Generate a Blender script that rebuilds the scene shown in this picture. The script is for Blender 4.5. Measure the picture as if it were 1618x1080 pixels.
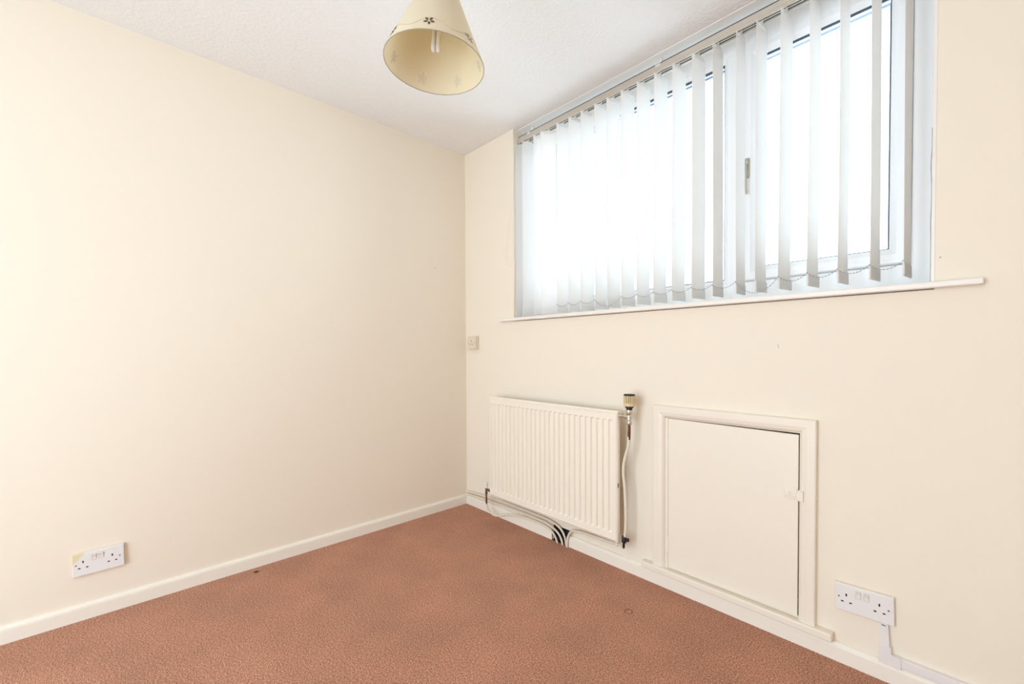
import bpy, bmesh, math, random
from mathutils import Vector, Matrix

random.seed(7)
for o in list(bpy.data.objects):
    bpy.data.objects.remove(o, do_unlink=True)
SC = bpy.context.scene
COL = SC.collection
PI = math.pi

# ------------------------------------------------------------------ camera
W_PX, F_PX, CY_PX = 1618.0, 681.43, 566.48
YAW, PITCH, ROLL = 0.8229, -0.0198, -0.0050
fwd = Vector((-math.sin(YAW) * math.cos(PITCH), math.cos(YAW) * math.cos(PITCH), math.sin(PITCH)))
rgt0 = Vector((math.cos(YAW), math.sin(YAW), 0))
up0 = rgt0.cross(fwd)
rgt = rgt0 * math.cos(ROLL) + up0 * math.sin(ROLL)
upv = -rgt0 * math.sin(ROLL) + up0 * math.cos(ROLL)
cd = bpy.data.cameras.new('camera')
cam = bpy.data.objects.new('camera', cd)
COL.objects.link(cam)
cam.matrix_world = Matrix((
    (rgt.x, upv.x, -fwd.x, 2.326),
    (rgt.y, upv.y, -fwd.y, -1.7384),
    (rgt.z, upv.z, -fwd.z, 1.0229),
    (0, 0, 0, 1)))
cd.sensor_fit = 'HORIZONTAL'
cd.sensor_width = 36.0
cd.lens = F_PX / W_PX * 36.0
cd.shift_y = (CY_PX - 540.0) / W_PX
cd.clip_start = 0.02
SC.camera = cam

# ------------------------------------------------------------------ light and exposure
SKY = 7.2
world = bpy.data.worlds.new('overcast_sky')
SC.world = world
world.use_nodes = True
bg = world.node_tree.nodes['Background']
bg.inputs['Color'].default_value = (0.83, 0.985, 1.11, 1)
bg.inputs['Strength'].default_value = SKY


def portal(name, loc, rot, sx, sy):
    """Sampling portal in an opening (adds no light of its own)."""
    l = bpy.data.lights.new(name, 'AREA')
    l.shape = 'RECTANGLE'
    l.size, l.size_y = sx, sy
    l.cycles.is_portal = True
    o = bpy.data.objects.new(name, l)
    o.location = loc
    o.rotation_euler = rot
    COL.objects.link(o)


portal('window_portal', (1.355, 0.31, 1.76), (-PI / 2, 0, 0), 1.76, 1.10)
portal('fill_opening_portal', (1.50, -3.41, 1.04), (PI / 2, 0, 0), 1.6, 2.08)  # sits in the added fill-light opening, not a known doorway

SC.view_settings.view_transform = 'Standard'
SC.view_settings.look = 'None'
SC.view_settings.gamma = 1.0
SC.view_settings.use_curve_mapping = False
SC.view_settings.exposure = 0.0
SC.cycles.max_bounces = 12
SC.cycles.diffuse_bounces = 7
SC.cycles.glossy_bounces = 3
SC.cycles.transparent_max_bounces = 12
SC.cycles.sample_clamp_indirect = 8.0
SC.cycles.use_denoising = True


# ------------------------------------------------------------------ materials
def srgb(r, g, b):
    def f(c):
        c /= 255.0
        return c / 12.92 if c <= 0.04045 else ((c + 0.055) / 1.055) ** 2.4
    return (f(r), f(g), f(b), 1)


def mat(name, col, rough=0.6, metal=0.0, spec=0.4, bump=None, var=None):
    """Principled with optional noise bump (scale, strength, distance, detail) and colour variation (scale, amount)."""
    m = bpy.data.materials.new(name)
    m.use_nodes = True
    nt = m.node_tree
    p = nt.nodes['Principled BSDF']
    p.inputs['Base Color'].default_value = col
    p.inputs['Roughness'].default_value = rough
    p.inputs['Metallic'].default_value = metal
    p.inputs['Specular IOR Level'].default_value = spec
    tc = nt.nodes.new('ShaderNodeTexCoord')
    if var:
        n = nt.nodes.new('ShaderNodeTexNoise')
        n.inputs['Scale'].default_value = var[0]
        n.inputs['Detail'].default_value = 3
        nt.links.new(tc.outputs['Object'], n.inputs['Vector'])
        mx = nt.nodes.new('ShaderNodeMix')
        mx.data_type = 'RGBA'
        a = var[1]
        mx.inputs[6].default_value = (col[0] * (1 - a), col[1] * (1 - a), col[2] * (1 - a), 1)
        mx.inputs[7].default_value = (min(1, col[0] * (1 + a)), min(1, col[1] * (1 + a)), min(1, col[2] * (1 + a)), 1)
        nt.links.new(n.outputs['Fac'], mx.inputs[0])
        nt.links.new(mx.outputs[2], p.inputs['Base Color'])
    if bump:
        n = nt.nodes.new('ShaderNodeTexNoise')
        n.inputs['Scale'].default_value = bump[0]
        n.inputs['Detail'].default_value = bump[3]
        mp = nt.nodes.new('ShaderNodeMapping')
        if len(bump) > 4:
            mp.inputs['Scale'].default_value = bump[4]
        nt.links.new(tc.outputs['Object'], mp.inputs['Vector'])
        nt.links.new(mp.outputs['Vector'], n.inputs['Vector'])
        b = nt.nodes.new('ShaderNodeBump')
        b.inputs['Strength'].default_value = bump[1]
        b.inputs['Distance'].default_value = bump[2]
        nt.links.new(n.outputs['Fac'], b.inputs['Height'])
        nt.links.new(b.outputs['Normal'], p.inputs['Normal'])
    return m


M = {}
M['wall'] = mat('cream_wallpaper', (0.825, 0.75, 0.635, 1), 0.75, spec=0.25,
                bump=(55, 0.06, 0.002, 4, (1, 1, 0.22)), var=(1.3, 0.012))
M['ceiling'] = mat('stippled_white_ceiling', (0.84, 0.84, 0.83, 1), 0.85, spec=0.2, bump=(70, 0.8, 0.006, 5))
M['soffit'] = mat('smooth_white_soffit', (0.91, 0.91, 0.90, 1), 0.6, bump=(60, 0.05, 0.002, 3))
M['gloss'] = mat('cream_gloss_paint', (0.85, 0.80, 0.71, 1), 0.32, spec=0.45, bump=(25, 0.06, 0.002, 3))
M['hatch'] = mat('old_cream_gloss_paint', (0.82, 0.75, 0.645, 1), 0.40, spec=0.4, bump=(22, 0.08, 0.003, 3), var=(3.0, 0.02))
M['sill'] = mat('white_gloss_sill', (0.82, 0.78, 0.72, 1), 0.35, spec=0.45, bump=(20, 0.05, 0.002, 2))
M['upvc'] = mat('white_upvc', (0.89, 0.895, 0.90, 1), 0.32, spec=0.45, var=(4, 0.01))
M['gasket'] = mat('dark_rubber_gasket', (0.07, 0.09, 0.115, 1), 0.6, var=(30, 0.1))
M['spacer'] = mat('grey_glazing_spacer', (0.30, 0.35, 0.45, 1), 0.4, 0.4, var=(30, 0.05))
M['handle'] = mat('aged_cream_metal_handle', (0.52, 0.48, 0.38, 1), 0.3, 0.6, var=(40, 0.1))
M['rail'] = mat('beige_aluminium_headrail', (0.56, 0.51, 0.44, 1), 0.4, 0.1, var=(10, 0.03))
M['slot'] = mat('dark_grey_channel_and_shadow_line', (0.07, 0.068, 0.062, 1), 0.6, var=(20, 0.1))
M['clip'] = mat('white_plastic_clip', (0.80, 0.79, 0.76, 1), 0.4, var=(20, 0.02))
M['chain'] = mat('grey_bead_chain', (0.36, 0.355, 0.35, 1), 0.5, var=(60, 0.1))
M['cord'] = mat('white_cord', (0.82, 0.79, 0.74, 1), 0.7, var=(60, 0.05))
M['radiator'] = mat('cream_radiator_enamel', (0.84, 0.775, 0.665, 1), 0.35, spec=0.45, var=(5, 0.015))
M['nickel'] = mat('worn_nickel', (0.62, 0.58, 0.52, 1), 0.28, 0.9, var=(80, 0.25))
M['brass'] = mat('tarnished_brass', (0.22, 0.16, 0.10, 1), 0.45, 0.7, var=(90, 0.4))
M['copper'] = mat('dark_copper_pipe', (0.16, 0.065, 0.03, 1), 0.42, 0.6, var=(90, 0.5))
M['pipe'] = mat('cream_painted_pipe', (0.76, 0.68, 0.56, 1), 0.42, spec=0.4, var=(25, 0.05))
M['black'] = mat('black_plastic', (0.016, 0.014, 0.012, 1), 0.42, var=(40, 0.2))
M['trv'] = mat('yellowed_cream_plastic', (0.72, 0.57, 0.33, 1), 0.42, var=(40, 0.06))
M['hole'] = mat('dark_socket_slot', (0.012, 0.010, 0.009, 1), 0.8, var=(40, 0.2))
M['white'] = mat('white_socket_plastic', (0.78, 0.76, 0.745, 1), 0.34, spec=0.45, var=(12, 0.01))
M['switch'] = mat('white_rocker_plastic', (0.80, 0.76, 0.71, 1), 0.3, spec=0.45, var=(12, 0.01))
M['oldwhite'] = mat('ivory_socket_plastic', (0.72, 0.63, 0.50, 1), 0.4, var=(12, 0.02))
M['trunk'] = mat('white_cable_trunking', (0.78, 0.745, 0.73, 1), 0.36, spec=0.45, var=(12, 0.01))
M['void'] = mat('painted_dark_void', (0.055, 0.048, 0.04, 1), 0.9, var=(30, 0.4))  # dark tone for the shade in wall cavities, also fills the carpet hole
M['thread'] = mat('brown_stitching', (0.10, 0.062, 0.03, 1), 0.8, var=(60, 0.2))
M['vine'] = mat('pale_tan_stitching', (0.50, 0.43, 0.31, 1), 0.8, var=(60, 0.2))
M['petal'] = mat('pale_sheer_petal', (0.82, 0.78, 0.68, 1), 0.7, var=(60, 0.05))
M['trim'] = mat('taupe_shade_binding', (0.38, 0.34, 0.27, 1), 0.7, var=(60, 0.1))
M['bulb'] = mat('frosted_lamp_tube', (0.86, 0.86, 0.84, 1), 0.2, spec=0.6, var=(20, 0.01))
M['crease'] = mat('flattened_carpet_pile', (0.26, 0.115, 0.07, 1), 0.95, spec=0.1, bump=(400, 0.5, 0.004, 2), var=(300, 0.3))
M['crack'] = mat('grey_sealant', (0.40, 0.39, 0.37, 1), 0.8, var=(50, 0.3))


def translucent(name, col, tcol, fac, rough_bump=None):
    m = bpy.data.materials.new(name)
    m.use_nodes = True
    nt = m.node_tree
    nt.nodes.remove(nt.nodes['Principled BSDF'])
    d = nt.nodes.new('ShaderNodeBsdfDiffuse')
    t = nt.nodes.new('ShaderNodeBsdfTranslucent')
    d.inputs['Color'].default_value = col
    t.inputs['Color'].default_value = tcol
    x = nt.nodes.new('ShaderNodeMixShader')
    x.inputs[0].default_value = fac
    nt.links.new(d.outputs[0], x.inputs[1])
    nt.links.new(t.outputs[0], x.inputs[2])
    nt.links.new(x.outputs[0], nt.nodes['Material Output'].inputs['Surface'])
    tc = nt.nodes.new('ShaderNodeTexCoord')
    n = nt.nodes.new('ShaderNodeTexNoise')
    n.inputs['Scale'].default_value = 300
    nt.links.new(tc.outputs['Object'], n.inputs['Vector'])
    b = nt.nodes.new('ShaderNodeBump')
    b.inputs['Strength'].default_value = 0.08
    b.inputs['Distance'].default_value = 0.001
    nt.links.new(n.outputs['Fac'], b.inputs['Height'])
    nt.links.new(b.outputs[0], d.inputs['Normal'])
    return m


M['vane'] = translucent('white_blind_fabric', (0.915, 0.905, 0.895, 1), (0.925, 0.905, 0.88, 1), 0.40)
M['weight'] = translucent('white_weight_pocket', (0.93, 0.92, 0.91, 1), (0.93, 0.91, 0.89, 1), 0.45)
M['shade'] = translucent('cream_lampshade_fabric', (0.82, 0.77, 0.65, 1), (0.90, 0.80, 0.55, 1), 0.40)


def glass_mat():
    m = bpy.data.materials.new('thin_window_glass')
    m.use_nodes = True
    nt = m.node_tree
    nt.nodes.remove(nt.nodes['Principled BSDF'])
    t = nt.nodes.new('ShaderNodeBsdfTransparent')
    t.inputs['Color'].default_value = (0.95, 0.97, 0.97, 1)
    g = nt.nodes.new('ShaderNodeBsdfGlossy')
    g.inputs['Roughness'].default_value = 0.02
    f = nt.nodes.new('ShaderNodeFresnel')
    f.inputs['IOR'].default_value = 1.45
    x = nt.nodes.new('ShaderNodeMixShader')
    nt.links.new(f.outputs[0], x.inputs[0])
    nt.links.new(t.outputs[0], x.inputs[1])
    nt.links.new(g.outputs[0], x.inputs[2])
    nt.links.new(x.outputs[0], nt.nodes['Material Output'].inputs['Surface'])
    return m


M['glass'] = glass_mat()


def carpet_mat():
    m = bpy.data.materials.new('terracotta_twist_carpet')
    m.use_nodes = True
    nt = m.node_tree
    p = nt.nodes['Principled BSDF']
    p.inputs['Roughness'].default_value = 0.95
    p.inputs['Specular IOR Level'].default_value = 0.1
    p.inputs['Sheen Weight'].default_value = 0.10
    p.inputs['Sheen Roughness'].default_value = 0.5
    p.inputs['Sheen Tint'].default_value = (1.0, 0.85, 0.76, 1)
    tc = nt.nodes.new('ShaderNodeTexCoord')
    def noise(scale, detail, rough=0.6):
        n = nt.nodes.new('ShaderNodeTexNoise')
        n.inputs['Scale'].default_value = scale
        n.inputs['Detail'].default_value = detail
        n.inputs['Roughness'].default_value = rough
        nt.links.new(tc.outputs['Object'], n.inputs['Vector'])
        return n
    fine = noise(390, 2, 0.75)
    tuft = noise(170, 2)
    patch = noise(4.5, 4)
    ramp = nt.nodes.new('ShaderNodeValToRGB')
    e = ramp.color_ramp.elements
    e[0].position, e[0].color = 0.39, (0.14, 0.052, 0.027, 1)
    e[1].position, e[1].color = 0.61, (0.86, 0.49, 0.34, 1)
    k = e.new(0.49)
    k.color = (0.44, 0.19, 0.115, 1)
    mixf = nt.nodes.new('ShaderNodeMath')
    mixf.operation = 'MULTIPLY_ADD'
    mixf.inputs[1].default_value = 0.30
    nt.links.new(tuft.outputs['Fac'], mixf.inputs[0])
    sc = nt.nodes.new('ShaderNodeMath')
    sc.operation = 'MULTIPLY'
    sc.inputs[1].default_value = 0.70
    nt.links.new(fine.outputs['Fac'], sc.inputs[0])
    nt.links.new(sc.outputs[0], mixf.inputs[2])
    nt.links.new(mixf.outputs[0], ramp.inputs['Fac'])
    hs = nt.nodes.new('ShaderNodeHueSaturation')
    mr = nt.nodes.new('ShaderNodeMapRange')
    mr.inputs['From Min'].default_value = 0.3
    mr.inputs['From Max'].default_value = 0.7
    mr.inputs['To Min'].default_value = 0.90
    mr.inputs['To Max'].default_value = 1.10
    nt.links.new(patch.outputs['Fac'], mr.inputs['Value'])
    nt.links.new(mr.outputs[0], hs.inputs['Value'])
    nt.links.new(ramp.outputs['Color'], hs.inputs['Color'])
    nt.links.new(hs.outputs['Color'], p.inputs['Base Color'])
    b = nt.nodes.new('ShaderNodeBump')
    b.inputs['Strength'].default_value = 0.7
    b.inputs['Distance'].default_value = 0.006
    nt.links.new(mixf.outputs[0], b.inputs['Height'])
    nt.links.new(b.outputs['Normal'], p.inputs['Normal'])
    return m


M['carpet'] = carpet_mat()


def stained_plate():
    """White socket plastic with an old yellow stain across one corner."""
    m = mat('white_plastic_with_yellow_stain', (0.78, 0.77, 0.765, 1), 0.34, spec=0.45)
    nt = m.node_tree
    p = nt.nodes['Principled BSDF']
    tc = nt.nodes.new('ShaderNodeTexCoord')
    sx = nt.nodes.new('ShaderNodeSeparateXYZ')
    nt.links.new(tc.outputs['Object'], sx.inputs[0])
    # local x across the plate, z up; stain towards -x, +z corner
    a = nt.nodes.new('ShaderNodeMath'); a.operation = 'MULTIPLY_ADD'
    a.inputs[1].default_value = 0.9
    nt.links.new(sx.outputs['Z'], a.inputs[0])
    b = nt.nodes.new('ShaderNodeMath'); b.operation = 'MULTIPLY'; b.inputs[1].default_value = -1.0
    nt.links.new(sx.outputs['X'], b.inputs[0])
    nt.links.new(b.outputs[0], a.inputs[2])
    n = nt.nodes.new('ShaderNodeTexNoise'); n.inputs['Scale'].default_value = 40
    nt.links.new(tc.outputs['Object'], n.inputs['Vector'])
    c = nt.nodes.new('ShaderNodeMath'); c.operation = 'MULTIPLY_ADD'; c.inputs[1].default_value = 0.02
    nt.links.new(n.outputs['Fac'], c.inputs[0]); nt.links.new(a.outputs[0], c.inputs[2])
    mr = nt.nodes.new('ShaderNodeMapRange')
    mr.inputs['From Min'].default_value = 0.083
    mr.inputs['From Max'].default_value = 0.093
    nt.links.new(c.outputs[0], mr.inputs['Value'])
    mx = nt.nodes.new('ShaderNodeMix'); mx.data_type = 'RGBA'
    mx.inputs[6].default_value = (0.78, 0.77, 0.765, 1)
    mx.inputs[7].default_value = (0.74, 0.66, 0.42, 1)
    nt.links.new(mr.outputs[0], mx.inputs[0])
    nt.links.new(mx.outputs[2], p.inputs['Base Color'])
    return m


M['stained'] = stained_plate()

# ------------------------------------------------------------------ mesh helpers
BASE = {}          # object -> world offset of its local frame (before the thing's own rotation)


def tag(o, label=None, cat=None, group=None, kind=None):
    if label: o['label'] = label
    if cat: o['category'] = cat
    if group: o['group'] = group
    if kind: o['kind'] = kind
    return o


def thing(name, loc, label, cat, group=None, kind=None):
    o = bpy.data.objects.new(name, None)
    o.empty_display_size = 0.05
    o.location = loc
    COL.objects.link(o)
    BASE[o.name] = Vector(loc)
    return tag(o, label, cat, group, kind)


def obj(name, bm, m, parent=None, smooth=False, label=None, angle=None):
    """Link a bmesh given in world coordinates as one object (child of parent if given)."""
    off = BASE[parent.name] if parent else Vector((0, 0, 0))
    bmesh.ops.translate(bm, verts=bm.verts, vec=-off)
    bmesh.ops.recalc_face_normals(bm, faces=bm.faces)
    me = bpy.data.meshes.new(name)
    bm.to_mesh(me)
    bm.free()
    me.materials.append(m)
    o = bpy.data.objects.new(name, me)
    COL.objects.link(o)
    if parent:
        o.parent = parent
    BASE[o.name] = off
    if smooth or angle:
        for p in me.polygons:
            p.use_smooth = True
        if angle:
            try:
                me.set_sharp_from_angle(angle=math.radians(angle))
            except Exception:
                pass
    if label:
        o['label'] = label
    return o


def nb():
    return bmesh.new()


def box(bm, x0, x1, y0, y1, z0, z1, bev=0.0, seg=2):
    r = bmesh.ops.create_cube(bm, size=1.0)
    vs = r['verts']
    for v in vs:
        v.co = Vector((x0 + (v.co.x + .5) * (x1 - x0), y0 + (v.co.y + .5) * (y1 - y0), z0 + (v.co.z + .5) * (z1 - z0)))
    if bev > 0:
        es = list({e for v in vs for e in v.link_edges})
        bmesh.ops.bevel(bm, geom=es, offset=bev, segments=seg, affect='EDGES', profile=0.5)
    return bm


def B(x0, x1, y0, y1, z0, z1, bev=0.0, seg=2):
    return box(nb(), x0, x1, y0, y1, z0, z1, bev, seg)


def catmull(pts, n=8):
    P = [Vector(p) for p in pts]
    P = [P[0] * 2 - P[1]] + P + [P[-1] * 2 - P[-2]]
    out = []
    for i in range(1, len(P) - 2):
        p0, p1, p2, p3 = P[i - 1:i + 3]
        for k in range(n):
            t = k / n
            out.append(0.5 * ((2 * p1) + (p2 - p0) * t + (2 * p0 - 5 * p1 + 4 * p2 - p3) * t * t + (3 * p1 - p0 - 3 * p2 + p3) * t ** 3))
    out.append(P[-2])
    return out


def tube(bm, pts, r, seg=10, caps=True):
    pts = [Vector(p) for p in pts]
    rad = r if callable(r) else (lambda i: r)
    rings = []
    nrm = None
    for i, p in enumerate(pts):
        t = (pts[min(i + 1, len(pts) - 1)] - pts[max(i - 1, 0)]).normalized()
        if nrm is None:
            a = Vector((0, 0, 1)) if abs(t.z) < 0.9 else Vector((1, 0, 0))
            nrm = (a - t * a.dot(t)).normalized()
        else:
            nrm = (nrm - t * nrm.dot(t)).normalized()
        bn = t.cross(nrm)
        rings.append([bm.verts.new(p + rad(i) * (math.cos(2 * PI * k / seg) * nrm + math.sin(2 * PI * k / seg) * bn)) for k in range(seg)])
    for a, b in zip(rings, rings[1:]):
        for k in range(seg):
            bm.faces.new((a[k], a[(k + 1) % seg], b[(k + 1) % seg], b[k]))
    if caps:
        bm.faces.new(rings[0][::-1])
        bm.faces.new(rings[-1])
    return bm


def lathe(bm, prof, org, axis=(0, 0, 1), seg=24):
    """Revolve (radius, height) profile about axis through org."""
    ax = Vector(axis).normalized()
    a = ax.orthogonal().normalized()
    b = ax.cross(a)
    org = Vector(org)
    rings = []
    for r, h in prof:
        if r < 1e-6:
            rings.append([bm.verts.new(org + ax * h)])
        else:
            rings.append([bm.verts.new(org + ax * h + r * (math.cos(2 * PI * k / seg) * a + math.sin(2 * PI * k / seg) * b)) for k in range(seg)])
    for p, q in zip(rings, rings[1:]):
        if len(p) == 1 and len(q) == 1:
            continue
        for k in range(seg):
            k2 = (k + 1) % seg
            if len(p) == 1:
                bm.faces.new((p[0], q[k], q[k2]))
            elif len(q) == 1:
                bm.faces.new((p[k], p[k2], q[0]))
            else:
                bm.faces.new((p[k], p[k2], q[k2], q[k]))
    return bm


def rect_ring(bm, x0, x1, z0, z1, prof, sides='LTRB'):
    """Mitred frame: prof = [(inset, y)...] swept round the rectangle; inset may be a 4-tuple L,R,B,T."""
    rows = []
    for ins, y in prof:
        if not isinstance(ins, tuple):
            ins = (ins,) * 4
        l, r, b, t = ins
        rows.append([bm.verts.new((x0 + l, y, z0 + b)), bm.verts.new((x0 + l, y, z1 - t)),
                     bm.verts.new((x1 - r, y, z1 - t)), bm.verts.new((x1 - r, y, z0 + b))])
    order = {'L': (0, 1), 'T': (1, 2), 'R': (2, 3), 'B': (3, 0)}
    for a, b in zip(rows, rows[1:]):
        for s in sides:
            i, j = order[s]
            bm.faces.new((a[i], a[j], b[j], b[i]))
    if len(sides) < 4:      # close the two open ends
        bm.faces.new([r[0] for r in rows])
        bm.faces.new([r[3] for r in rows][::-1])
    return bm


def extrude_profile(bm, prof, p0, p1, out):
    """Sweep a (out, z) profile in a straight line p0->p1 on a wall whose outward normal is `out`."""
    out = Vector(out)
    ra = [bm.verts.new(Vector(p0) + out * d + Vector((0, 0, z))) for d, z in prof]
    rb = [bm.verts.new(Vector(p1) + out * d + Vector((0, 0, z))) for d, z in prof]
    n = len(prof)
    for i in range(n):
        j = (i + 1) % n
        bm.faces.new((ra[i], ra[j], rb[j], rb[i]))
    bm.faces.new(ra[::-1])
    bm.faces.new(rb)
    return bm


# ------------------------------------------------------------------ room shell
H = 2.313
XL, XR = 0.4704, 2.2406                 # window opening
SILL = 1.2117
RX, RY = 3.30, -3.40                    # far corner of the room behind the camera
T = 0.30

bm = nb()
box(bm, -0.3, RX + 0.3, RY - 0.3, T, -0.12, 0.0)
floor = tag(obj('floor', bm, M['carpet']), 'terracotta brown twist pile carpet covering the floor', kind='structure')
for (cx, cy), rr in (((1.4118, -0.2767), 0.0150), ((0.062, -1.264), 0.0105)):
    b = nb()
    lathe(b, [(rr - .0014, 0.0), (rr - .0010, .0014), (rr, .0020), (rr + .0010, .0014), (rr + .0016, 0.0)], (cx, cy, 0.0002), seg=28)
    obj('furniture_dent', b, M['crease'], floor, smooth=True)
obj('frayed_hole', lathe(nb(), [(0, .0012), (.0055, .0012), (.0085, .0002)], (0.062, -1.264, 0.0002), seg=14), M['void'], floor)

bm = nb()
box(bm, -0.3, RX + 0.3, RY - 0.3, 0.0, H, H + 0.15)
box(bm, XL, XR, 0.0, 0.030, H, H + 0.15)
tag(obj('ceiling', bm, M['ceiling']), 'white stippled ceiling', kind='structure')
bm = nb()
box(bm, XL, XR, 0.030, T, H - 0.002, H + 0.15)
box(bm, -0.3, XL, 0.0, T, H, H + 0.15)
box(bm, XR, RX + 0.3, 0.0, T, H, H + 0.15)
tag(obj('trim_1', bm, M['soffit']), 'smooth white soffit above the blind', kind='structure')

bm = nb()
box(bm, -0.3, 0.0, RY - 0.3, T, 0.0, H)
wl = tag(obj('wall_left', bm, M['wall']), 'long plain cream papered wall', kind='structure')
obj('nail_hole', lathe(nb(), [(0, .0012), (.0020, .0012), (.0028, 0)], (0.0, -0.2393, 1.5429), axis=(1, 0, 0), seg=10), M['crack'], wl)

HX0, HX1, HZ0, HZ1 = 1.4300, 1.9160, 0.0935, 0.7360      # hatch hole
CX0, CX1, CZ1 = 0.778, 0.892, 0.080                       # pipe chase hole
bm = nb()
box(bm, 0.0, XL, 0, T, 0, H)
box(bm, XR, RX + 0.3, 0, T, 0, H)
box(bm, XL, CX0, 0, T, 0, SILL - 0.02)
box(bm, CX0, CX1, 0, T, CZ1, SILL - 0.02)
box(bm, CX1, HX0, 0, T, 0, SILL - 0.02)
box(bm, HX0, HX1, 0, T, 0, HZ0)
box(bm, HX0, HX1, 0, T, HZ1, SILL - 0.02)
box(bm, HX1, XR, 0, T, 0, SILL - 0.02)
wr = tag(obj('wall_right', bm, M['wall']), 'cream papered wall holding the window, radiator and hatch', kind='structure')
obj('scuff_mark', tube(nb(), [(1.8430, -0.0003, 1.0400), (1.8450, -0.0003, 1.0340), (1.8475, -0.0003, 1.0240)], lambda i: (.0010, .0009, .0004)[i], 5), M['crack'], wr)
obj('nail_hole', lathe(nb(), [(0, .0008), (.0016, .0008), (.0022, 0)], (2.2520, 0.0, 1.2816), axis=(0, -1, 0), seg=10), M['crack'], wr)
bm = nb()  # dark faces painting the shade in the chase and behind the hatch
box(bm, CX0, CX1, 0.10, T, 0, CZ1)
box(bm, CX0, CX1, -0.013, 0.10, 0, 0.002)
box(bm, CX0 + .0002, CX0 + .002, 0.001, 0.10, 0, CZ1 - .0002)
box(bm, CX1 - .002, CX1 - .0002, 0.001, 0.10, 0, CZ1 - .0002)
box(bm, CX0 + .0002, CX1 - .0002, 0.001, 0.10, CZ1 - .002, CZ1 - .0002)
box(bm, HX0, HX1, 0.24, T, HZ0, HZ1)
tag(obj('chase_shade_lining', bm, M['void']), 'dark lining coloured as the shade inside the pipe chase and hatch', kind='structure')

bm = nb()
box(bm, RX, RX + 0.3, RY - 0.3, 0.0, 0, H)
tag(obj('wall_near', bm, M['wall']), 'cream papered wall beside the photographer', kind='structure')
bm = nb()
PX0, PX1, PZ = 0.70, 2.30, 2.08  # unseen opening, added to let sky in as fill light
box(bm, 0.0, PX0, RY - 0.2, RY, 0, H)
box(bm, PX1, RX, RY - 0.2, RY, 0, H)
box(bm, PX0, PX1, RY - 0.2, RY, PZ, H)
tag(obj('wall_rear', bm, M['wall']), 'cream papered wall behind the photographer with a wide opening added for fill light', kind='structure')

# white bead on the right-hand edge of the window opening
bm = nb()
box(bm, XR - 0.0085, XR + 0.0005, -0.0015, 0.14, SILL, H - 0.002, 0.001, 1)
tag(obj('trim_3', bm, M['sill']), 'narrow white painted bead on the window opening edge', kind='structure')
bm = nb()
pts = [(XR - 0.0085 + 0.0022 * math.sin(i * 1.9) * (i % 3 == 0), -0.0008, SILL + 0.004 + i * 0.055) for i in range(9)]
tube(bm, catmull(pts, 4), 0.0011, 5)
tag(obj('trim_4', bm, M['crack']), 'cracked sealant line beside the window frame', kind='structure')

# baseboards
prof = [(0, 0), (0.015, 0), (0.015, 0.046), (0.0135, 0.053), (0.0095, 0.0585), (0.004, 0.0605), (0, 0.0605)]
bm = nb()
extrude_profile(bm, prof, (0, RY, 0), (0, 0, 0), (1, 0, 0))
tag(obj('baseboard_left', bm, M['gloss'], smooth=False), 'low cream gloss skirting along the long wall', kind='structure')
bm = nb()
extrude_profile(bm, prof, (0.015, 0, 0), (0.7765, 0, 0), (0, -1, 0))
tag(obj('baseboard_right', bm, M['gloss']), 'cream skirting running from the corner under the radiator', kind='structure')
bm = nb()
extrude_profile(bm, prof, (0.915, 0, 0), (RX, 0, 0), (0, -1, 0))
# rounded sawn end beside the pipe chase
arc = [(0.915, 0.0605)] + [(0.915 - 0.021 * math.sin(a), 0.0395 + 0.021 * math.cos(a)) for a in (0.4, 0.8, 1.2, 1.57)] + [(0.894, 0.0), (0.915, 0.0)]
fa = [bm.verts.new((x, -0.015, z)) for x, z in arc]
fb = [bm.verts.new((x, 0.0, z)) for x, z in arc]
bm.faces.new(fa)
bm.faces.new(fb[::-1])
for i in range(len(arc)):
    j = (i + 1) % len(arc)
    bm.faces.new((fa[i], fa[j], fb[j], fb[i]))
tag(obj('baseboard_right', bm, M['gloss']), 'cream skirting running under the hatch to the right', kind='structure')

# window board
bm = nb()
box(bm, 0.3666, 2.337, -0.030, 0.0, SILL - 0.0175, SILL, 0.004, 3)
box(bm, XL + 0.001, XR - 0.001, -0.004, 0.16, SILL - 0.0175, SILL)
tag(obj('window_sill', bm, M['sill']), 'white painted window board projecting under the blind', kind='structure')

# ------------------------------------------------------------------ window
win = thing('window_1', ((XL + XR) / 2, 0.19, SILL), 'white uPVC window with a fixed pane and an opening sash', None, kind='structure')
Y0 = 0.160
bm = nb()
# outer frame with two lights: left fixed, right for the sash
MX0, MX1 = 1.608, 1.668
rect_ring(bm, XL + 0.001, XR - 0.001, SILL + 0.001, H - 0.003, [
    (0, Y0 + 0.07), (0, Y0), ((0.030, 0.0616, 0.082, 0.075), Y0), ((0.0340, 0.0626, 0.0853, 0.080), Y0 + 0.004), ((0.0340, 0.0626, 0.0853, 0.080), Y0 + 0.07)])
obj('frame', bm, M['upvc'], win)
obj('mullion', B(MX0, MX1, Y0 - 0.0005, Y0 + 0.07, SILL + 0.083, H - 0.08, 0.002, 1), M['upvc'], win)
bm = nb()
FX0, FX1, FZ0, FZ1 = 0.505, MX0, 1.2975, 2.2335
rect_ring(bm, FX0, FX1, FZ0, FZ1, [(0, Y0 + 0.02), (0, Y0 + 0.001), (0.003, Y0 + 0.001), (0.016, Y0 + 0.014), (0.016, Y0 + 0.03)])
obj('glazing_bead', bm, M['upvc'], win)
bm = nb()
rect_ring(bm, FX0 + 0.0145, FX1 - 0.0145, FZ0 + 0.0145, FZ1 - 0.0145, [(0, Y0 + 0.0155), (0.0030, Y0 + 0.0165), (0.0065, Y0 + 0.022), (0.0065, Y0 + 0.03), (0, Y0 + 0.03)])
obj('gasket', bm, M['gasket'], win)
bm = nb()
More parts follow.
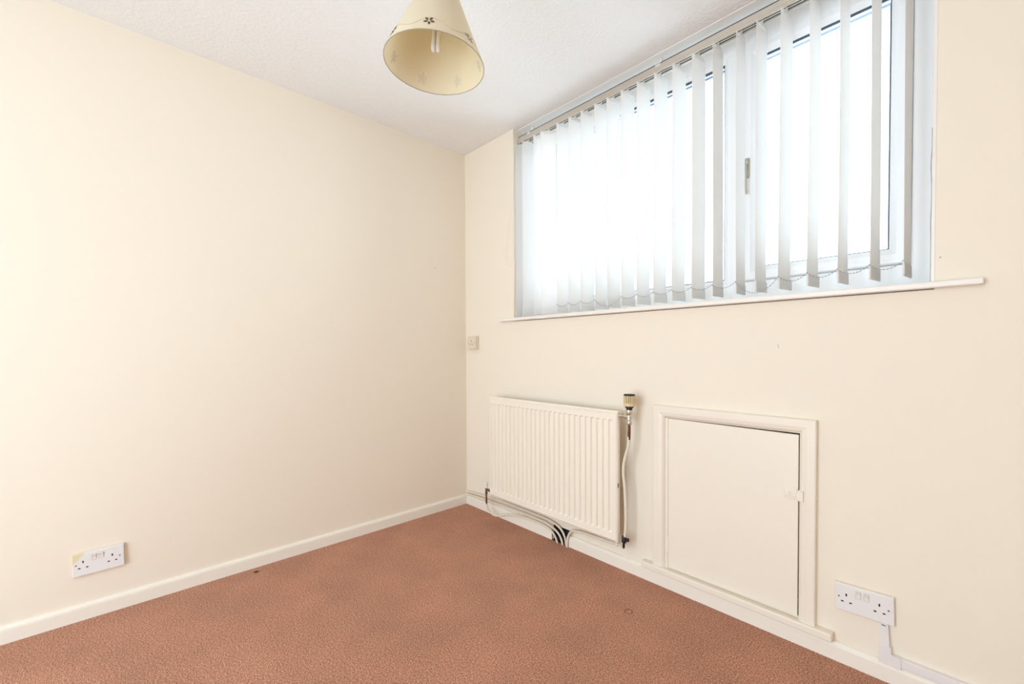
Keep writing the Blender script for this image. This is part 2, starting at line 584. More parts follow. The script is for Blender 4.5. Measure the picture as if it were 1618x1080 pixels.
rect_ring(bm, FX0 + 0.015, FX1 - 0.015, FZ0 + 0.015, FZ1 - 0.015, [(0, Y0 + 0.048), (0.0105, Y0 + 0.048), (0.0105, Y0 + 0.060), (0, Y0 + 0.060)])
obj('spacer_bar', bm, M['spacer'], win)
obj('pane', B(FX0 + 0.012, FX1 - 0.012, Y0 + 0.030, Y0 + 0.034, FZ0 + 0.012, FZ1 - 0.012), M['glass'], win)
# sash
SX0, SX1, SZ0, SZ1 = 1.668, 2.178, 1.2975, 2.2335
bm = nb()
YS = Y0 - 0.018
rect_ring(bm, SX0 + 0.001, SX1 - 0.001, SZ0 + 0.001, SZ1 - 0.001, [
    (0, Y0 + 0.03), (0, YS + 0.006), (0.004, YS + 0.001), (0.016, YS), (0.0165, YS + 0.001), (0.034, YS + 0.001), (0.036, YS + 0.003), (0.053, YS + 0.016), (0.053, Y0 + 0.03)])
sash = obj('sash', bm, M['upvc'], win)
bm = nb()
rect_ring(bm, SX0 + 0.0515, SX1 - 0.0515, SZ0 + 0.0515, SZ1 - 0.0515, [(0, YS + 0.017), (0.0030, YS + 0.018), (0.0065, YS + 0.024), (0.0065, YS + 0.03), (0, YS + 0.03)])
obj('gasket', bm, M['gasket'], sash)
bm = nb()
rect_ring(bm, SX0 + 0.052, SX1 - 0.052, SZ0 + 0.052, SZ1 - 0.052, [(0, YS + 0.052), (0.0105, YS + 0.052), (0.0105, YS + 0.064), (0, YS + 0.064)])
obj('spacer_bar', bm, M['spacer'], sash)
obj('pane', B(SX0 + 0.049, SX1 - 0.049, YS + 0.030, YS + 0.034, SZ0 + 0.049, SZ1 - 0.049), M['glass'], sash)
bm = nb()
hx = 1.6915
box(bm, hx - 0.0095, hx + 0.0095, YS - 0.010, YS + 0.001, 1.708, 1.785, 0.003, 2)
tube(bm, [(hx, YS - 0.006, 1.765), (hx, YS - 0.026, 1.765)], 0.007, 12)
tube(bm, catmull([(hx + .001, YS - 0.026, 1.770), (hx + .001, YS - 0.028, 1.735), (hx + 0.002, YS - 0.026, 1.700), (hx + 0.006, YS - 0.022, 1.637)], 5),
     lambda i: 0.0065 - 0.0001 * i, 10)
obj('handle', bm, M['handle'], sash, smooth=True, angle=40, label='cream metal espagnolette handle pointing down')

# ------------------------------------------------------------------ vertical blind
RY0, RY1, RZ0, RZ1 = 0.0395, 0.0795, 2.2405, 2.274
blind = thing('vertical_blind', ((XL + XR) / 2, (RY0 + RY1) / 2, RZ0), 'white vertical blind with turned fabric vanes hanging across the window', 'blind')
bm = nb()
rx0, rx1 = XL + 0.004, XR - 0.012
box(bm, rx0, rx1, RY0, RY1, RZ0 + 0.010, RZ1, 0.002, 1)
box(bm, rx0, rx1, RY0, RY0 + 0.007, RZ0, RZ0 + 0.011, 0.001, 1)
box(bm, rx0, rx1, RY1 - 0.007, RY1, RZ0, RZ0 + 0.011, 0.001, 1)
rail = obj('headrail', bm, M['rail'], blind)
obj('channel', B(rx0 + 0.002, rx1 - 0.002, RY0 + 0.0068, RY1 - 0.0068, RZ0 + 0.006, RZ0 + 0.0105), M['slot'], rail)
obj('top_shadow_line', B(rx0, rx1, RY0 - 0.0012, RY0 + 0.004, RZ1 - 0.0006, RZ1 + 0.0012), M['slot'], rail)  # dark strip painting the shadow line along the rail's top edge
obj('tilt_rod', tube(nb(), [(rx0 + 0.002, 0.0595, RZ0 + 0.0035), (rx1 - 0.002, 0.0595, RZ0 + 0.0035)], 0.0022, 6), M['clip'], rail)
for bx in (0.56, 1.36, 2.06):
    b = nb()
    box(b, bx - 0.012, bx + 0.012, RY0 - 0.003, RY1 + 0.003, RZ1 - 0.003, RZ1 + 0.002, 0.0005, 1)
    box(b, bx - 0.005, bx + 0.005, 0.064, 0.074, RZ1 + 0.001, H - 0.002)
    box(b, bx - 0.012, bx + 0.012, RY0 - 0.003, RY0 - 0.0005, RZ1 - 0.012, RZ1, 0.0005, 1)
    obj('bracket', b, M['clip'], rail)

VN = [0.4730, 0.5310, 0.6221, 0.6758, 0.7920, 0.8734, 0.9518, 1.0382, 1.1107, 1.1884, 1.2714, 1.3540, 1.4379, 1.5229,
      1.6072, 1.6950, 1.7637, 1.8402, 1.9268, 2.0108, 2.0923, 2.1715]
VY = 0.015
VW = 0.089
bot = lambda x: 1.2248 + (x - 0.858) * 0.0142
angs = [7 + (2.17 - x) * 5.5 + random.uniform(-1.2, 1.2) for x in VN]
angs[0], angs[1], angs[2], angs[3] = 10, 10, 12, 34
angs[14], angs[15], angs[16] = 3.5, 1.0, 6.0
weights_top = []
for i, x in enumerate(VN):
    a = math.radians(angs[i])
    d = Vector((math.sin(a), math.cos(a), 0))
    n = Vector((d.y, -d.x, 0))
    zb = bot(x)
    zt = 2.228
    p0 = Vector((x, VY, 0))
    b = nb()
    cols = 6
    # softly bowed strip of fabric, 0.8 mm thick
    rows = [zb + 0.001, zb + 0.040, zb + 0.35, zb + 0.70, zt]
    for s in (-0.0004, 0.0004):
        grid = []
        for z in rows:
            wob = 0.0022 * math.sin((z - zb) * 2.6 + i)
            grid.append([b.verts.new(p0 + d * (VW * c / cols) + n * (s + 0.0022 * math.sin(PI * c / cols) + wob) + Vector((0, 0, z))) for c in range(cols + 1)])
        for r0, r1 in zip(grid, grid[1:]):
            for c in range(cols):
                b.faces.new((r0[c], r0[c + 1], r1[c + 1], r1[c]))
        if s < 0:
            g0 = grid
        else:
            for r in range(len(rows) - 1):
                b.faces.new((g0[r][0], g0[r + 1][0], grid[r + 1][0], grid[r][0]))
                b.faces.new((g0[r][cols], grid[r][cols], grid[r + 1][cols], g0[r + 1][cols]))
            for c in range(cols):
                b.faces.new((g0[0][c], grid[0][c], grid[0][c + 1], g0[0][c + 1]))
                b.faces.new((g0[-1][c], g0[-1][c + 1], grid[-1][c + 1], grid[-1][c]))
    vane = obj('vane', b, M['vane'], blind, smooth=True, angle=40)
    # weighted pocket at the foot of the vane
    b = nb()
    prof = [(-0.0018, 0.0), (0.0024, 0.0), (0.0030, 0.006), (0.0026, 0.036), (0.0010, 0.041), (-0.0010, 0.041), (-0.0016, 0.036), (-0.0022, 0.006)]
    ra, rb = [], []
    for q, z in prof:
        ra.append(b.verts.new(p0 + d * -0.0012 + n * (q + 0.0012) + Vector((0, 0, zb + z - 0.001))))
        rb.append(b.verts.new(p0 + d * (VW + 0.0012) + n * (q + 0.0012) + Vector((0, 0, zb + z - 0.001))))
    m_ = len(prof)
    for k in range(m_):
        b.faces.new((ra[k], ra[(k + 1) % m_], rb[(k + 1) % m_], rb[k]))
    b.faces.new(ra[::-1])
    b.faces.new(rb)
    obj('weight_pocket', b, M['weight'], vane)
    weights_top.append(p0 + d * 0.001 + Vector((0, 0, zb + 0.047)))
    # hanger clip: stem from the rail plus a shouldered tab on the vane head
    b = nb()
    c0 = p0 + d * (VW / 2)
    box(b, c0.x - 0.003, c0.x + 0.003, c0.y - 0.003, c0.y + 0.003, zt + 0.004, RZ0 + 0.0065)
    tv = []
    for hh, z in ((0.030, zt - 0.012), (0.026, zt + 0.001), (0.010, zt + 0.006)):
        for s in (-0.0016, 0.0016):
            tv.append([b.verts.new(c0 + d * k + n * (s + 0.0022) + Vector((0, 0, z))) for k in (-hh, hh)])
    lo, lo2, mi, mi2, hi, hi2 = tv
    for q0, q1, q2, q3 in ((lo, lo2, mi2, mi), (mi, mi2, hi2, hi)):
        b.faces.new((q0[0], q0[1], q3[1], q3[0]))
        b.faces.new((q1[0], q1[1], q2[1], q2[0]))
        b.faces.new((q0[0], q1[0], q2[0], q3[0]))
        b.faces.new((q0[1], q1[1], q2[1], q3[1]))
    b.faces.new((lo[0], lo[1], lo2[1], lo2[0]))
    b.faces.new((hi[0], hi[1], hi2[1], hi2[0]))
    obj('hanger_clip', b, M['clip'], vane)

spans = [(4, 5, .014), (5, 6, .015), (6, 7, .014), (7, 9, .040), (9, 10, .014), (10, 11, .015), (11, 12, .014), (12, 13, .014), (13, 14, .015),
         (14, 15, .018), (15, 17, .050), (17, 18, .022), (18, 19, .021), (19, 20, .020), (20, 21, .020)]
for i, j, dip in spans:
    p, q = weights_top[i], weights_top[j]
    n = int((q - p).length / 0.0042)
    b = nb()
    path = []
    for k in range(n + 1):
        t = k / n
        c = p.lerp(q, t) + Vector((0, -0.003, -4 * dip * t * (1 - t) - 0.004))
        path.append(c)
        if k % 2 == 0:
            s = bmesh.ops.create_icosphere(b, subdivisions=1, radius=0.0021)['verts']
            bmesh.ops.translate(b, verts=s, vec=c)
    tube(b, path, 0.0006, 4)
    obj('linking_chain', b, M['chain'], blind)

b = nb()
loop = [(0.479, 0.045, 2.2405), (0.4815, 0.01, 2.22), (0.482, -0.008, 2.12), (0.4765, -0.010, 1.922), (0.4395, -0.010, 1.765), (0.4060, -0.010, 1.585), (0.4245, -0.010, 1.536), (0.4680, -0.010, 1.507), (0.492, -0.008, 1.560), (0.489, -0.004, 1.78), (0.485, 0.010, 2.215), (0.483, 0.045, 2.2405)]
tube(b, catmull(loop, 8), 0.0010, 6)
obj('pull_cord', b, M['cord'], blind, smooth=True, label='thin white looped cord')

# ------------------------------------------------------------------ radiator
X0, X1, Z0, Z1 = 0.346, 1.240, 0.160, 0.742
YF, YB = -0.092, -0.070
rad = thing('radiator', ((X0 + X1) / 2, -0.05, Z0), 'cream single-panel radiator with vertical grooves on the wall under the window', 'radiator')
bm = nb()
xs = [X0 + 0.008]
ch = []
for k in range(26):
    c = 0.3730 + k * 0.03318
    for dx, inn in ((-0.0110, 0), (-0.0070, 1), (0.0070, 1), (0.0110, 0)):
        xs.append(c + dx)
        ch.append(inn)
xs.append(X1 - 0.008)
inx = [0] + ch + [0]
zs = [Z0 + 0.008, 0.194, 0.202, 0.702, 0.708, Z1 - 0.008]
inz = [0, 0, 1, 1, 0, 0]
g = [[bm.verts.new((x, YF + (0.0075 if inx[i] and inz[j] else 0), z)) for i, x in enumerate(xs)] for j, z in enumerate(zs)]
for j in range(len(zs) - 1):
    for i in range(len(xs) - 1):
        bm.faces.new((g[j][i], g[j][i + 1], g[j + 1][i + 1], g[j + 1][i]))
obj('grooved_panel', bm, M['radiator'], rad)
bm = nb()
rect_ring(bm, X0, X1, Z0, Z1, [(0.009, YF + 0.001), (0.008, YF - 0.0015), (0.0065, YF - 0.002), (0.001, YF + 0.004), (0, YF + 0.008), (0, YB - 0.003), (0.003, YB), (0.03, YB)])
box(bm, X0 + 0.02, X1 - 0.02, YB - 0.003, YB, Z0 + 0.02, Z1 - 0.02)
obj('casing', bm, M['radiator'], rad)
obj('top_seam', B(X0 + 0.004, X1 - 0.004, -0.0830, -0.0800, Z1 - 0.001, Z1 + 0.006, 0.001, 1), M['radiator'], rad)
obj('bottom_seam', B(X0 + 0.004, X1 - 0.004, -0.0830, -0.0800, Z0 - 0.006, Z0 + 0.001, 0.001, 1), M['radiator'], rad)
for bx in (0.52, 1.06):
    b = nb()
    box(b, bx - 0.015, bx + 0.015, YB - 0.001, -0.0008, 0.24, 0.27)
    box(b, bx - 0.015, bx + 0.015, YB - 0.001, -0.0008, 0.60, 0.63)
    box(b, bx - 0.015, bx + 0.015, -0.004, -0.0008, 0.22, 0.66)
    obj('wall_bracket', b, M['radiator'], rad)
bm = nb()
box(bm, X1 - 0.001, X1 + 0.0015, -0.089, -0.083, 0.405, 0.425)
obj('enamel_chip', bm, M['brass'], rad)

# thermostatic valve, top right
vx, vy = 1.2915, -0.078
bm = nb()
lathe(bm, [(0, .688), (.007, .688), (.0105, .692), (.012, .699), (.0105, .706), (.0085, .709), (.0115, .712), (.0115, .733), (.0130, .735), (.0140, .752), (.0125, .757), (0, .757)], (vx, vy, .003), seg=20)
lathe(bm, [(0, 0), (.0085, 0), (.0085, .006), (.0120, .008), (.0120, .019), (.0075, .023), (.0075, .030), (.0120, .033), (.0120, .044), (.009, .046), (0, .046)], (X1 - 0.002, vy, 0.729), axis=(1, 0, 0), seg=12)
valve = obj('thermostatic_valve', bm, M['nickel'], rad, smooth=True, angle=35, label='nickel valve body with side union')
bm = nb()
lathe(bm, [(0, .756), (.0135, .756), (.0135, .764), (.0185, .766), (.0185, .772), (.021, .774), (.021, .818), (.0245, .818), (.0245, .823), (.022, .825), (0, .825)], (vx, vy, .003), seg=24)
obj('valve_head_core', bm, M['black'], valve, smooth=True, angle=30, label='black collar and cap')
bm = nb()
lathe(bm, [(.0205, .773), (.0255, .773), (.0262, .777), (.0262, .785), (.0205, .786)], (vx, vy, .003), seg=24)
for k in range(20):
    a = 2 * PI * k / 20
    s = box(nb(), .0195, .0258, -.0023, .0023, .783, .8185, .0006, 1)
    bmesh.ops.rotate(s, verts=s.verts, cent=(0, 0, 0), matrix=Matrix.Rotation(a, 3, 'Z'))
    bmesh.ops.translate(s, verts=s.verts, vec=(vx, vy, .003))
    tmp = bpy.data.meshes.new('t'); s.to_mesh(tmp); s.free(); bm.from_mesh(tmp); bpy.data.meshes.remove(tmp)
obj('valve_head', bm, M['trv'], valve, label='yellowed cream ribbed dial')

# lockshield valve, bottom left
lx, ly = 0.3000, -0.078
bm = nb()
lathe(bm, [(0, .146), (.0065, .146), (.008, .149), (.008, .160), (.006, .162), (.0072, .166), (.0072, .186), (0, .187)], (lx, ly, 0), seg=16)
lathe(bm, [(0, 0), (.006, 0), (.006, .02), (.009, .022), (.009, .034), (.006, .036), (.006, X0 + .004 - lx), (0, X0 + .004 - lx)], (lx, ly, 0.176), axis=(1, 0, 0), seg=12)
lock = obj('lockshield_valve', bm, M['brass'], rad, smooth=True, angle=35, label='tarnished brass lockshield valve')
bm = nb()
lathe(bm, [(0, .185), (.0085, .185), (.0085, .190), (.0075, .192), (.0075, .206), (.0105, .208), (.0105, .214), (.008, .217), (0, .217)], (lx, ly, 0), seg=16)
obj('valve_cap', bm, M['clip'], lock, smooth=True, angle=35, label='white plastic cap')

# ------------------------------------------------------------------ heating pipes
def pipe(loc, pts, r, label, base_mat='pipe', n=8, seg=10):
    t = thing('heating_pipe', loc, label, 'pipe', 'heating pipes around the radiator')
    obj('pipe_run', tube(nb(), catmull(pts, n), r, seg), M[base_mat], t, smooth=True, angle=60)
    return t


p1 = pipe((1.27, -0.06, 0.15), [(1.289, vy, .640), (1.2875, vy, .602), (1.272, -0.077, .553), (1.2610, -0.076, .506), (1.2610, -0.076, .459), (1.2670, -0.076, .409),
                               (1.2715, -0.076, .325), (1.2725, -0.076, .255), (1.2680, -0.075, .198), (1.258, -0.072, .163), (1.236, -0.060, .139), (1.203, -0.045, .127),
                               (1.150, -0.036, .120), (1.0715, -0.031, .114), (1.000, -0.027, .110), (.958, -0.026, .104), (.924, -0.024, .094), (.900, -0.0225, .064), (.889, -0.0215, .022), (.887, -0.021, -0.02)],
         0.0064, 'cream pipe dropping from the thermostatic valve down the right side of the radiator')
obj('copper_tail', tube(nb(), [(vx, vy, .6905), (vx - .0005, vy, .664), (1.2895, vy, .628), (1.288, vy, .607)], lambda i: (.0055, .0064, .0062, .0042)[i], 10), M['copper'], p1, smooth=True, label='bare dark copper tail')
bm = nb()
lathe(bm, [(0, -.016), (.009, -.016), (.011, -.012), (.011, .010), (.008, .016), (0, .016)], (1.2625, -0.074, .176), seg=12)
lathe(bm, [(0, 0), (.0065, 0), (.0065, .016), (.0085, .018), (.0085, .024), (0, .024)], (1.2625, -0.074, .178), axis=(1, -.2, .1), seg=10)
lathe(bm, [(0, 0), (.0055, 0), (.0055, .020), (.0035, .026), (0, .026)], (1.2640, -0.079, .164), axis=(.05, -.1, -1), seg=10)
obj('drain_cock', bm, M['black'], p1, smooth=True, angle=40, label='black drain cock')
obj('pipe_clip', B(1.203, 1.212, -0.054, 0.0, .118, .139, .001, 1), M['clip'], p1)

p2 = pipe((0.29, -0.05, 0.0), [(lx, ly, .105), (lx + .001, ly, .082), (.311, -0.072, .052), (.332, -0.062, .031), (.358, -0.052, .0225), (.397, -0.041, .032), (.450, -0.034, .050), (.547, -0.033, .0675),
                              (.640, -0.031, .0725), (.720, -0.028, .0690), (.768, -0.026, .0600), (.798, -0.023, .041), (.818, -0.021, .010), (.824, -0.020, -0.02)],
         0.0052, 'thin cream pipe looping from the lockshield valve to the floor')
obj('copper_tail', tube(nb(), [(lx, ly, .1455), (lx, ly, .125), (lx + .0005, ly, .098), (lx + .001, ly, .078)], lambda i: (.005, .0056, .0058, .0045)[i], 10), M['copper'], p2, smooth=True, label='bare dark copper tail')
pipe((0.02, -0.02, 0.09), [(.017, -0.016, .083), (.20, -0.016, .096), (.43, -0.016, .107), (.69, -0.017, .106), (.775, -0.017, .100), (.825, -0.015, .086), (.853, -0.012, .062), (.867, -0.008, .026), (.869, -0.006, -0.02)],
     0.0058, 'upper of the two cream pipes running along the skirting from the corner')
pipe((0.02, -0.02, 0.07), [(.017, -0.0235, .0695), (.20, -0.0235, .079), (.43, -0.0235, .0865), (.69, -0.0235, .0870), (.760, -0.0230, .0800), (.810, -0.0215, .0640), (.838, -0.020, .042), (.853, -0.019, .012), (.857, -0.019, -0.02)],
     0.0055, 'lower of the two cream pipes running along the skirting from the corner')

# ------------------------------------------------------------------ cupboard hatch
hat = thing('wall_hatch', (1.667, 0.0, 0.06), 'cream painted low cupboard hatch with a flush door and moulded frame', 'hatch')
AX0, AX1, AZ1, LZ = 1.372, 1.9645, 0.782, 0.0875
bm = nb()
rect_ring(bm, AX0, AX1, LZ, AZ1, [((0, 0, 0, 0), 0.0), ((0, 0, 0, 0), -0.019), ((.003, .003, 0, .003), -0.0215), ((.026, .026, 0, .026), -0.021), ((.040, .040, 0, .040), -0.017),
                                  ((.0485, .0485, 0, .0475), -0.009), ((.0505, .0505, 0, .0495), -0.003), ((.0505, .0505, 0, .0495), 0.0)], sides='LTR')
obj('architrave', bm, M['hatch'], hat)
bm = nb()
box(bm, AX0 + .050, 1.4345, -0.006, 0.05, LZ, .7345)
box(bm, AX0 + .050, 1.9150, -0.006, 0.05, .7318, .7350)
box(bm, 1.9142, 1.9160, -0.004, 0.05, LZ, .7345)
obj('door_lining', bm, M['hatch'], hat)
bm = nb()
v = [(1.4365, .0945), (1.9112, .0965), (1.9112, .7258), (1.4365, .7300)]
fr = [bm.verts.new((x, -0.0085, z)) for x, z in v]
bk = [bm.verts.new((x, 0.0095, z)) for x, z in v]
bm.faces.new(fr)
bm.faces.new(bk[::-1])
for i in range(4):
    bm.faces.new((fr[i], fr[(i + 1) % 4], bk[(i + 1) % 4], bk[i]))
bmesh.ops.bevel(bm, geom=bm.edges[:], offset=0.0012, segments=2, affect='EDGES')
door = obj('door', bm, M['hatch'], hat)
for z0, z1 in ((.584, .644), (.160, .225)):
    b = nb()
    tube(b, [(1.4352, -0.0105, z0), (1.4352, -0.0105, z1)], 0.0030, 8)
    for k in range(3):
        zz = z0 + (z1 - z0) * (k + .5) / 3
        tube(b, [(1.4352, -0.0105, zz - .008), (1.4352, -0.0105, zz + .008)], 0.0036, 8)
    box(b, 1.4352, 1.4425, -0.0098, -0.0086, z0, z1)
    obj('hinge', b, M['gloss'], door)
bm = nb()
# painted-over ball catch: plate and thumb knob on the door, keep on the frame
box(bm, 1.868, 1.9095, -0.0105, -0.0083, .500, .542, .001, 1)
box(bm, 1.872, 1.9090, -0.0150, -0.0100, .509, .533, .002, 2)
tube(bm, [(1.884, -0.014, .521), (1.884, -0.022, .521)], 0.0055, 12)
obj('latch', bm, M['hatch'], door, label='cream painted slide latch')
bm = nb()
box(bm, 1.9155, 1.9300, -0.0225, -0.004, .5005, .5035, .0006, 1)
box(bm, 1.9155, 1.9300, -0.0225, -0.004, .5360, .5390, .0006, 1)
box(bm, 1.9100, 1.9300, -0.0245, -0.0205, .5035, .5360, .0015, 2)
obj('latch_keep', bm, M['hatch'], hat, label='cream painted latch keep')
bm = nb()
box(bm, 1.3200, 2.0145, -0.0330, 0.0, .0610, LZ, .0045, 3)
obj('ledge', bm, M['hatch'], hat, label='narrow painted ledge')

# ------------------------------------------------------------------ electrical sockets
def double_socket(loc, rotz, tilt, label, plate_mat):
    """Local frame: x across the plate, -y out of the wall, z up, origin at the plate centre on the wall."""
    t = thing('double_socket', loc, label, 'socket')
    keep = BASE[t.name]
    BASE[t.name] = Vector((0, 0, 0))
    t.rotation_mode = 'XYZ'
    t.rotation_euler = (0, tilt, rotz)
    obj('pattress', B(-.0745, .0745, -.0065, 0, -.0445, .0445, .0015, 2), M['oldwhite'], t)
    pl = obj('face_plate', B(-.073, .073, -.0135, -.0060, -.043, .043, .0022, 3), plate_mat, t)
    u = lambda a: a / 1000 - .073
    w = lambda a: .043 - a / 1000
    def slot(cx, cz, sx, sz):
        obj('pin_slot', B(cx - sx / 2, cx + sx / 2, -.0138, -.0120, cz - sz / 2, cz + sz / 2), M['hole'], pl)
    slot(u(29.5), w(33), .0040, .0085)
    slot(u(18.8), w(55.5), .0068, .0040)
    slot(u(40.2), w(55.5), .0068, .0040)
    slot(u(111.5), w(33), .0040, .0085)
    slot(u(100.8), w(55.5), .0068, .0040)
    slot(u(122.2), w(55.5), .0068, .0040)
    for cx in (10, 133):
        obj('screw_hole', lathe(nb(), [(0, -.0018), (.0026, -.0018), (.0026, .0004), (0, .0004)], (u(cx), -.0135, w(42)), axis=(0, -1, 0), seg=10), M['brass'], pl)
    for cx in (60, 80.5):
        obj('switch_recess', B(u(cx) - .0068, u(cx) + .0068, -.0137, -.0125, w(34.8), w(11.2)), M['crack'], pl)
        b = nb()
        x0, x1, z0, z1 = u(cx) - .0060, u(cx) + .0060, w(34), w(12)
        vs = [b.verts.new(c) for c in ((x0, -.0132, z0), (x1, -.0132, z0), (x1, -.0132, z1), (x0, -.0132, z1),
                                       (x0, -.0142, z0), (x1, -.0142, z0), (x1, -.0152, (z0 + z1) / 2), (x0, -.0152, (z0 + z1) / 2), (x1, -.0188, z1 - .001), (x0, -.0188, z1 - .001))]
        for f in ((0, 1, 2, 3), (4, 5, 6, 7), (7, 6, 8, 9), (9, 8, 2, 3), (0, 1, 5, 4), (1, 2, 8, 6, 5), (0, 3, 9, 7, 4)):
            b.faces.new([vs[k] for k in f])
        obj('rocker_switch', b, M['switch'], pl)
    BASE[t.name] = keep
    return t


double_socket((2.0916, 0.0, 0.2190), 0, math.radians(-1.6), 'white double wall socket low on the wall to the right of the hatch', M['white'])
double_socket((0.0, -1.789, 0.2140), PI / 2, math.radians(-0.8), 'white double wall socket with a yellowed corner low on the long left wall', M['stained'])

t = thing('single_socket', (0.0985, 0.0, 1.073), 'small ivory single socket on a surface box in the corner beside the window', 'socket')
obj('surface_box', B(.056, .141, -.022, 0, 1.033, 1.113, .003, 2), M['oldwhite'], t)
fp = obj('face_plate', B(.055, .142, -.030, -.0215, 1.032, 1.114, .003, 3), M['oldwhite'], t)
for cx, cz, sx, sz in ((.0985, 1.083, .0045, .009), (.0875, 1.062, .007, .005), (.1095, 1.062, .007, .005)):
    obj('pin_slot', B(cx - sx / 2, cx + sx / 2, -.0303, -.028, cz - sz / 2, cz + sz / 2), M['hole'], fp)
for cx in (.066, .131):
    obj('screw_hole', lathe(nb(), [(0, -.0018), (.0028, -.0018), (.0028, .0004), (0, .0004)], (cx, -.030, 1.073), axis=(0, -1, 0), seg=10), M['brass'], fp)

# cable trunking from the right-hand socket
tr = thing('cable_trunking', (2.145, 0.0, 0.06), 'white plastic cable trunking bending from the socket along the skirting', 'trunking')
bm = nb()
vv = [(2.1305, .100), (2.1555, .100), (2.1505, .1785), (2.1300, .1765)]
fr = [bm.verts.new((x, -0.0155, z)) for x, z in vv]
bk = [bm.verts.new((x, 0.0, z)) for x, z in vv]
bm.faces.new(fr); bm.faces.new(bk[::-1])
for i in range(4):
    bm.faces.new((fr[i], fr[(i + 1) % 4], bk[(i + 1) % 4], bk[i]))
obj('drop_channel', bm, M['trunk'], tr)
obj('cable_slot', B(2.1355, 2.1455, -0.0157, -0.012, .1722, .1746), M['hole'], tr)
bm = nb()
L = [(2.1295, .0570), (2.1825, .0570), (2.1825, .0900), (2.1585, .0900), (2.1585, .1120), (2.1295, .1100)]
fr = [bm.verts.new((x, -0.0185, z)) for x, z in L]
bk = [bm.verts.new((x, 0.0, z)) for x, z in L]
f0 = bm.faces.new(fr); bm.faces.new(bk[::-1])
for i in range(6):
    bm.faces.new((fr[i], fr[(i + 1) % 6], bk[(i + 1) % 6], bk[i]))
bmesh.ops.bevel(bm, geom=list(f0.edges), offset=0.0012, segments=2, affect='EDGES')
obj('elbow', bm, M['trunk'], tr)
obj('skirting_channel', B(2.1815, 3.28, -0.0165, 0.0, .0610, .0885, .0015, 2), M['trunk'], tr)

# ------------------------------------------------------------------ pendant lamp
SC_ = Vector((1.1932, -1.0023, 1.8906))
SU = Vector((.042, .048, 1)).normalized()
SA = Vector((0, 1, 0)).cross(SU).normalized()
SB = SU.cross(SA)
R0, R1, HS = .150, .045, .240


def cone(az, h, off=0.0):
    r = R0 + (R1 - R0) * h / HS
    d = math.cos(az) * SA + math.sin(az) * SB
    nrm = (d + SU * ((R0 - R1) / HS)).normalized()
    return SC_ + SU * h + d * r + nrm * off, nrm


lamp = thing('pendant_lamp', (SC_.x, SC_.y, H), 'cream cone-shaped pendant lampshade with stitched brown flowers hanging from the ceiling', 'lamp')
bm = nb()
seg = 72
gi, go = [], []
for off, G in ((-0.0004, gi), (0.0004, go)):
    for k in range(7):
        G.append([bm.verts.new(cone(2 * PI * s / seg, HS * k / 6, off)[0]) for s in range(seg)])
for G in (gi, go):
    for a, b in zip(G, G[1:]):
        for s in range(seg):
            bm.faces.new((a[s], a[(s + 1) % seg], b[(s + 1) % seg], b[s]))
for k in (0, 6):
    for s in range(seg):
        bm.faces.new((gi[k][s], gi[k][(s + 1) % seg], go[k][(s + 1) % seg], go[k][s]))
shade = obj('lamp_shade', bm, M['shade'], lamp, smooth=True, angle=50)
for h, nm in ((0.0, 'lower_binding'), (HS, 'upper_binding')):
    ringp = [cone(2 * PI * s / 72, h)[0] for s in range(73)]
    obj(nm, tube(nb(), ringp, 0.0013, 6, caps=False), M['trim'], shade, smooth=True)


def petal(bm, az, h, ang, off, length, width, r_in, outline):
    """One pointed petal laid on the cone; outline=True gives only its rim."""
    n = 7
    c0, nrm = cone(az, h, off)
    tu = (SU - nrm * SU.dot(nrm)).normalized()
    tr_ = tu.cross(nrm)
    dr = tr_ * math.cos(ang) + tu * math.sin(ang)
    pr = -tr_ * math.sin(ang) + tu * math.cos(ang)
    L_, R_ = [], []
    for k in range(n + 1):
        t = k / n
        w = width * math.sin(PI * t) ** 0.8
        L_.append(c0 + dr * (r_in + length * t) + pr * w)
        R_.append(c0 + dr * (r_in + length * t) - pr * w)
    if outline:
        tube(bm, L_ + R_[::-1][1:], 0.00038, 5)
    else:
        va = [bm.verts.new(p) for p in L_]
        vb = [bm.verts.new(p) for p in R_[1:-1]]
        bm.faces.new(va + vb[::-1])


for k in range(7):
    az = math.radians(320 + k * 360 / 7)
    rot = random.uniform(0, 1.2)
    bm = nb()
    for q in range(5):
        petal(bm, az, .032, rot + q * 2 * PI / 5, .0011, .0125, .0030, .0035, True)
    fl = obj('flower', bm, M['thread'], shade)
    bm = nb()
    for q in range(5):
        petal(bm, az, .032, rot + q * 2 * PI / 5, -.0009, .0135, .0028, .0032, True)
    obj('inner_stitch', bm, M['vine'], fl)
    bm = nb()
    for q in range(5):
        petal(bm, az, .032, rot + q * 2 * PI / 5, -.0009, .0120, .0027, .0036, False)
        petal(bm, az, .032, rot + q * 2 * PI / 5, .0009, .0120, .0027, .0036, False)
    obj('petal_fill', bm, M['petal'] if k else M['thread'], fl)
vinep = [cone(math.radians(320) + 2 * PI * s / 112, .034 + .012 * math.sin(2 * PI * s / 112 * 7 + 1.2), .0008)[0] for s in range(113)]
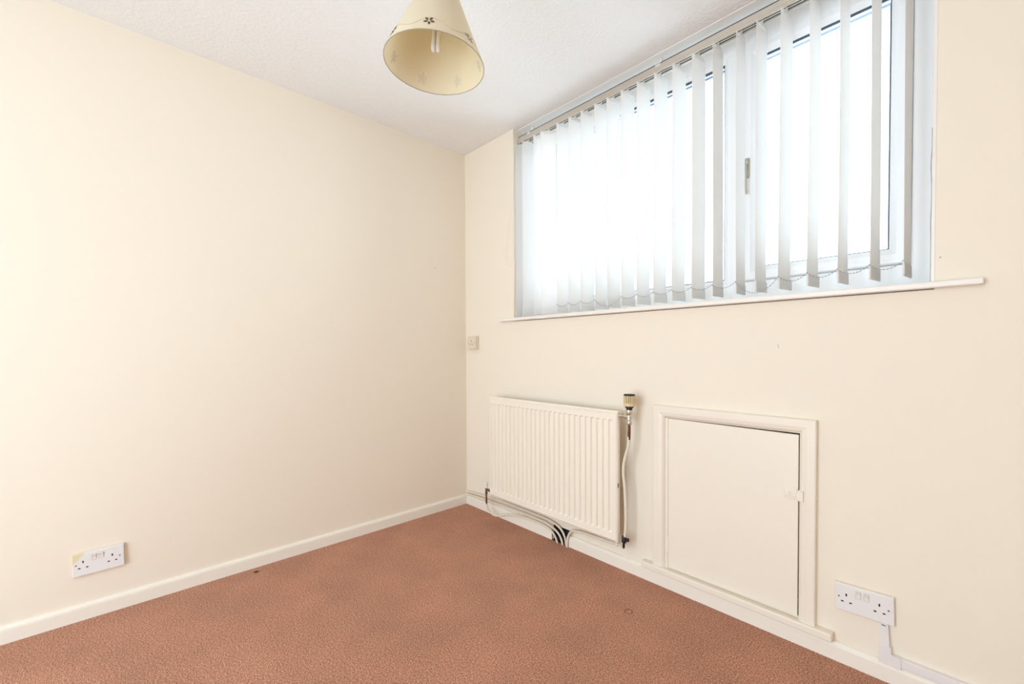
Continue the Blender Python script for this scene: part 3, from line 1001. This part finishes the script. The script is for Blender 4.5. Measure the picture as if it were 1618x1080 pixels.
obj('vine_stitch', tube(nb(), vinep, 0.0004, 4, caps=False), M['vine'], shade)
# lampholder, shade carrier ring, flex and ceiling rose
top = SC_ + SU * HS
bm = nb()
lathe(bm, [(0, -.075), (.0135, -.075), (.0150, -.070), (.0150, -.035), (.0195, -.033), (.0195, -.020), (.0145, -.018), (.0120, .006), (.006, .012), (0, .012)], top, axis=SU, seg=24)
obj('lampholder', bm, M['clip'], lamp, smooth=True, angle=35)
for k in range(3):
    a = 2 * PI * k / 3
    e_, _ = cone(a, HS - .001)
    obj('carrier_arm', tube(nb(), [top - SU * .027 + (math.cos(a) * SA + math.sin(a) * SB) * .017, e_], 0.0012, 6), M['trim'], lamp)
bm = nb()
tube(bm, catmull([top + SU * .008, top + SU * .05, Vector((SC_.x + .004, SC_.y + .004, H - .08)), Vector((SC_.x, SC_.y, H - .020))], 8), 0.0033, 8)
obj('flex', bm, M['cord'], lamp, smooth=True)
obj('ceiling_rose', lathe(nb(), [(0, -.032), (.008, -.032), (.012, -.026), (.034, -.020), (.040, -.004), (.040, 0), (0, 0)], (SC_.x, SC_.y, H), seg=28), M['clip'], lamp, smooth=True, angle=35)
bm = nb()
base = top - SU * .075
lathe(bm, [(0, .004), (.0135, .004), (.0170, -.004), (.0180, -.030), (.0150, -.036), (0, -.036)], base, axis=SU, seg=24)
bulb = obj('lamp_bulb', bm, M['clip'], lamp, smooth=True, angle=35, label='white compact fluorescent bulb')
for k in range(2):
    d = (SA * math.cos(.9) + SB * math.sin(.9))
    e = (SA * -math.sin(.9) + SB * math.cos(.9))
    o_ = d * (.0075 if k else -.0075)
    lo = -(HS - .075 - .044)
    path = [base + o_ + e * .0075 - SU * .034, base + o_ + e * .0075 + SU * (lo + .012), base + o_ + e * .0055 + SU * (lo + .004), base + o_ + SU * (lo + .001),
            base + o_ - e * .0055 + SU * (lo + .004), base + o_ - e * .0075 + SU * (lo + .012), base + o_ - e * .0075 - SU * .034]
    obj('lamp_tube', tube(nb(), path, 0.0055, 10), M['bulb'], bulb, smooth=True)
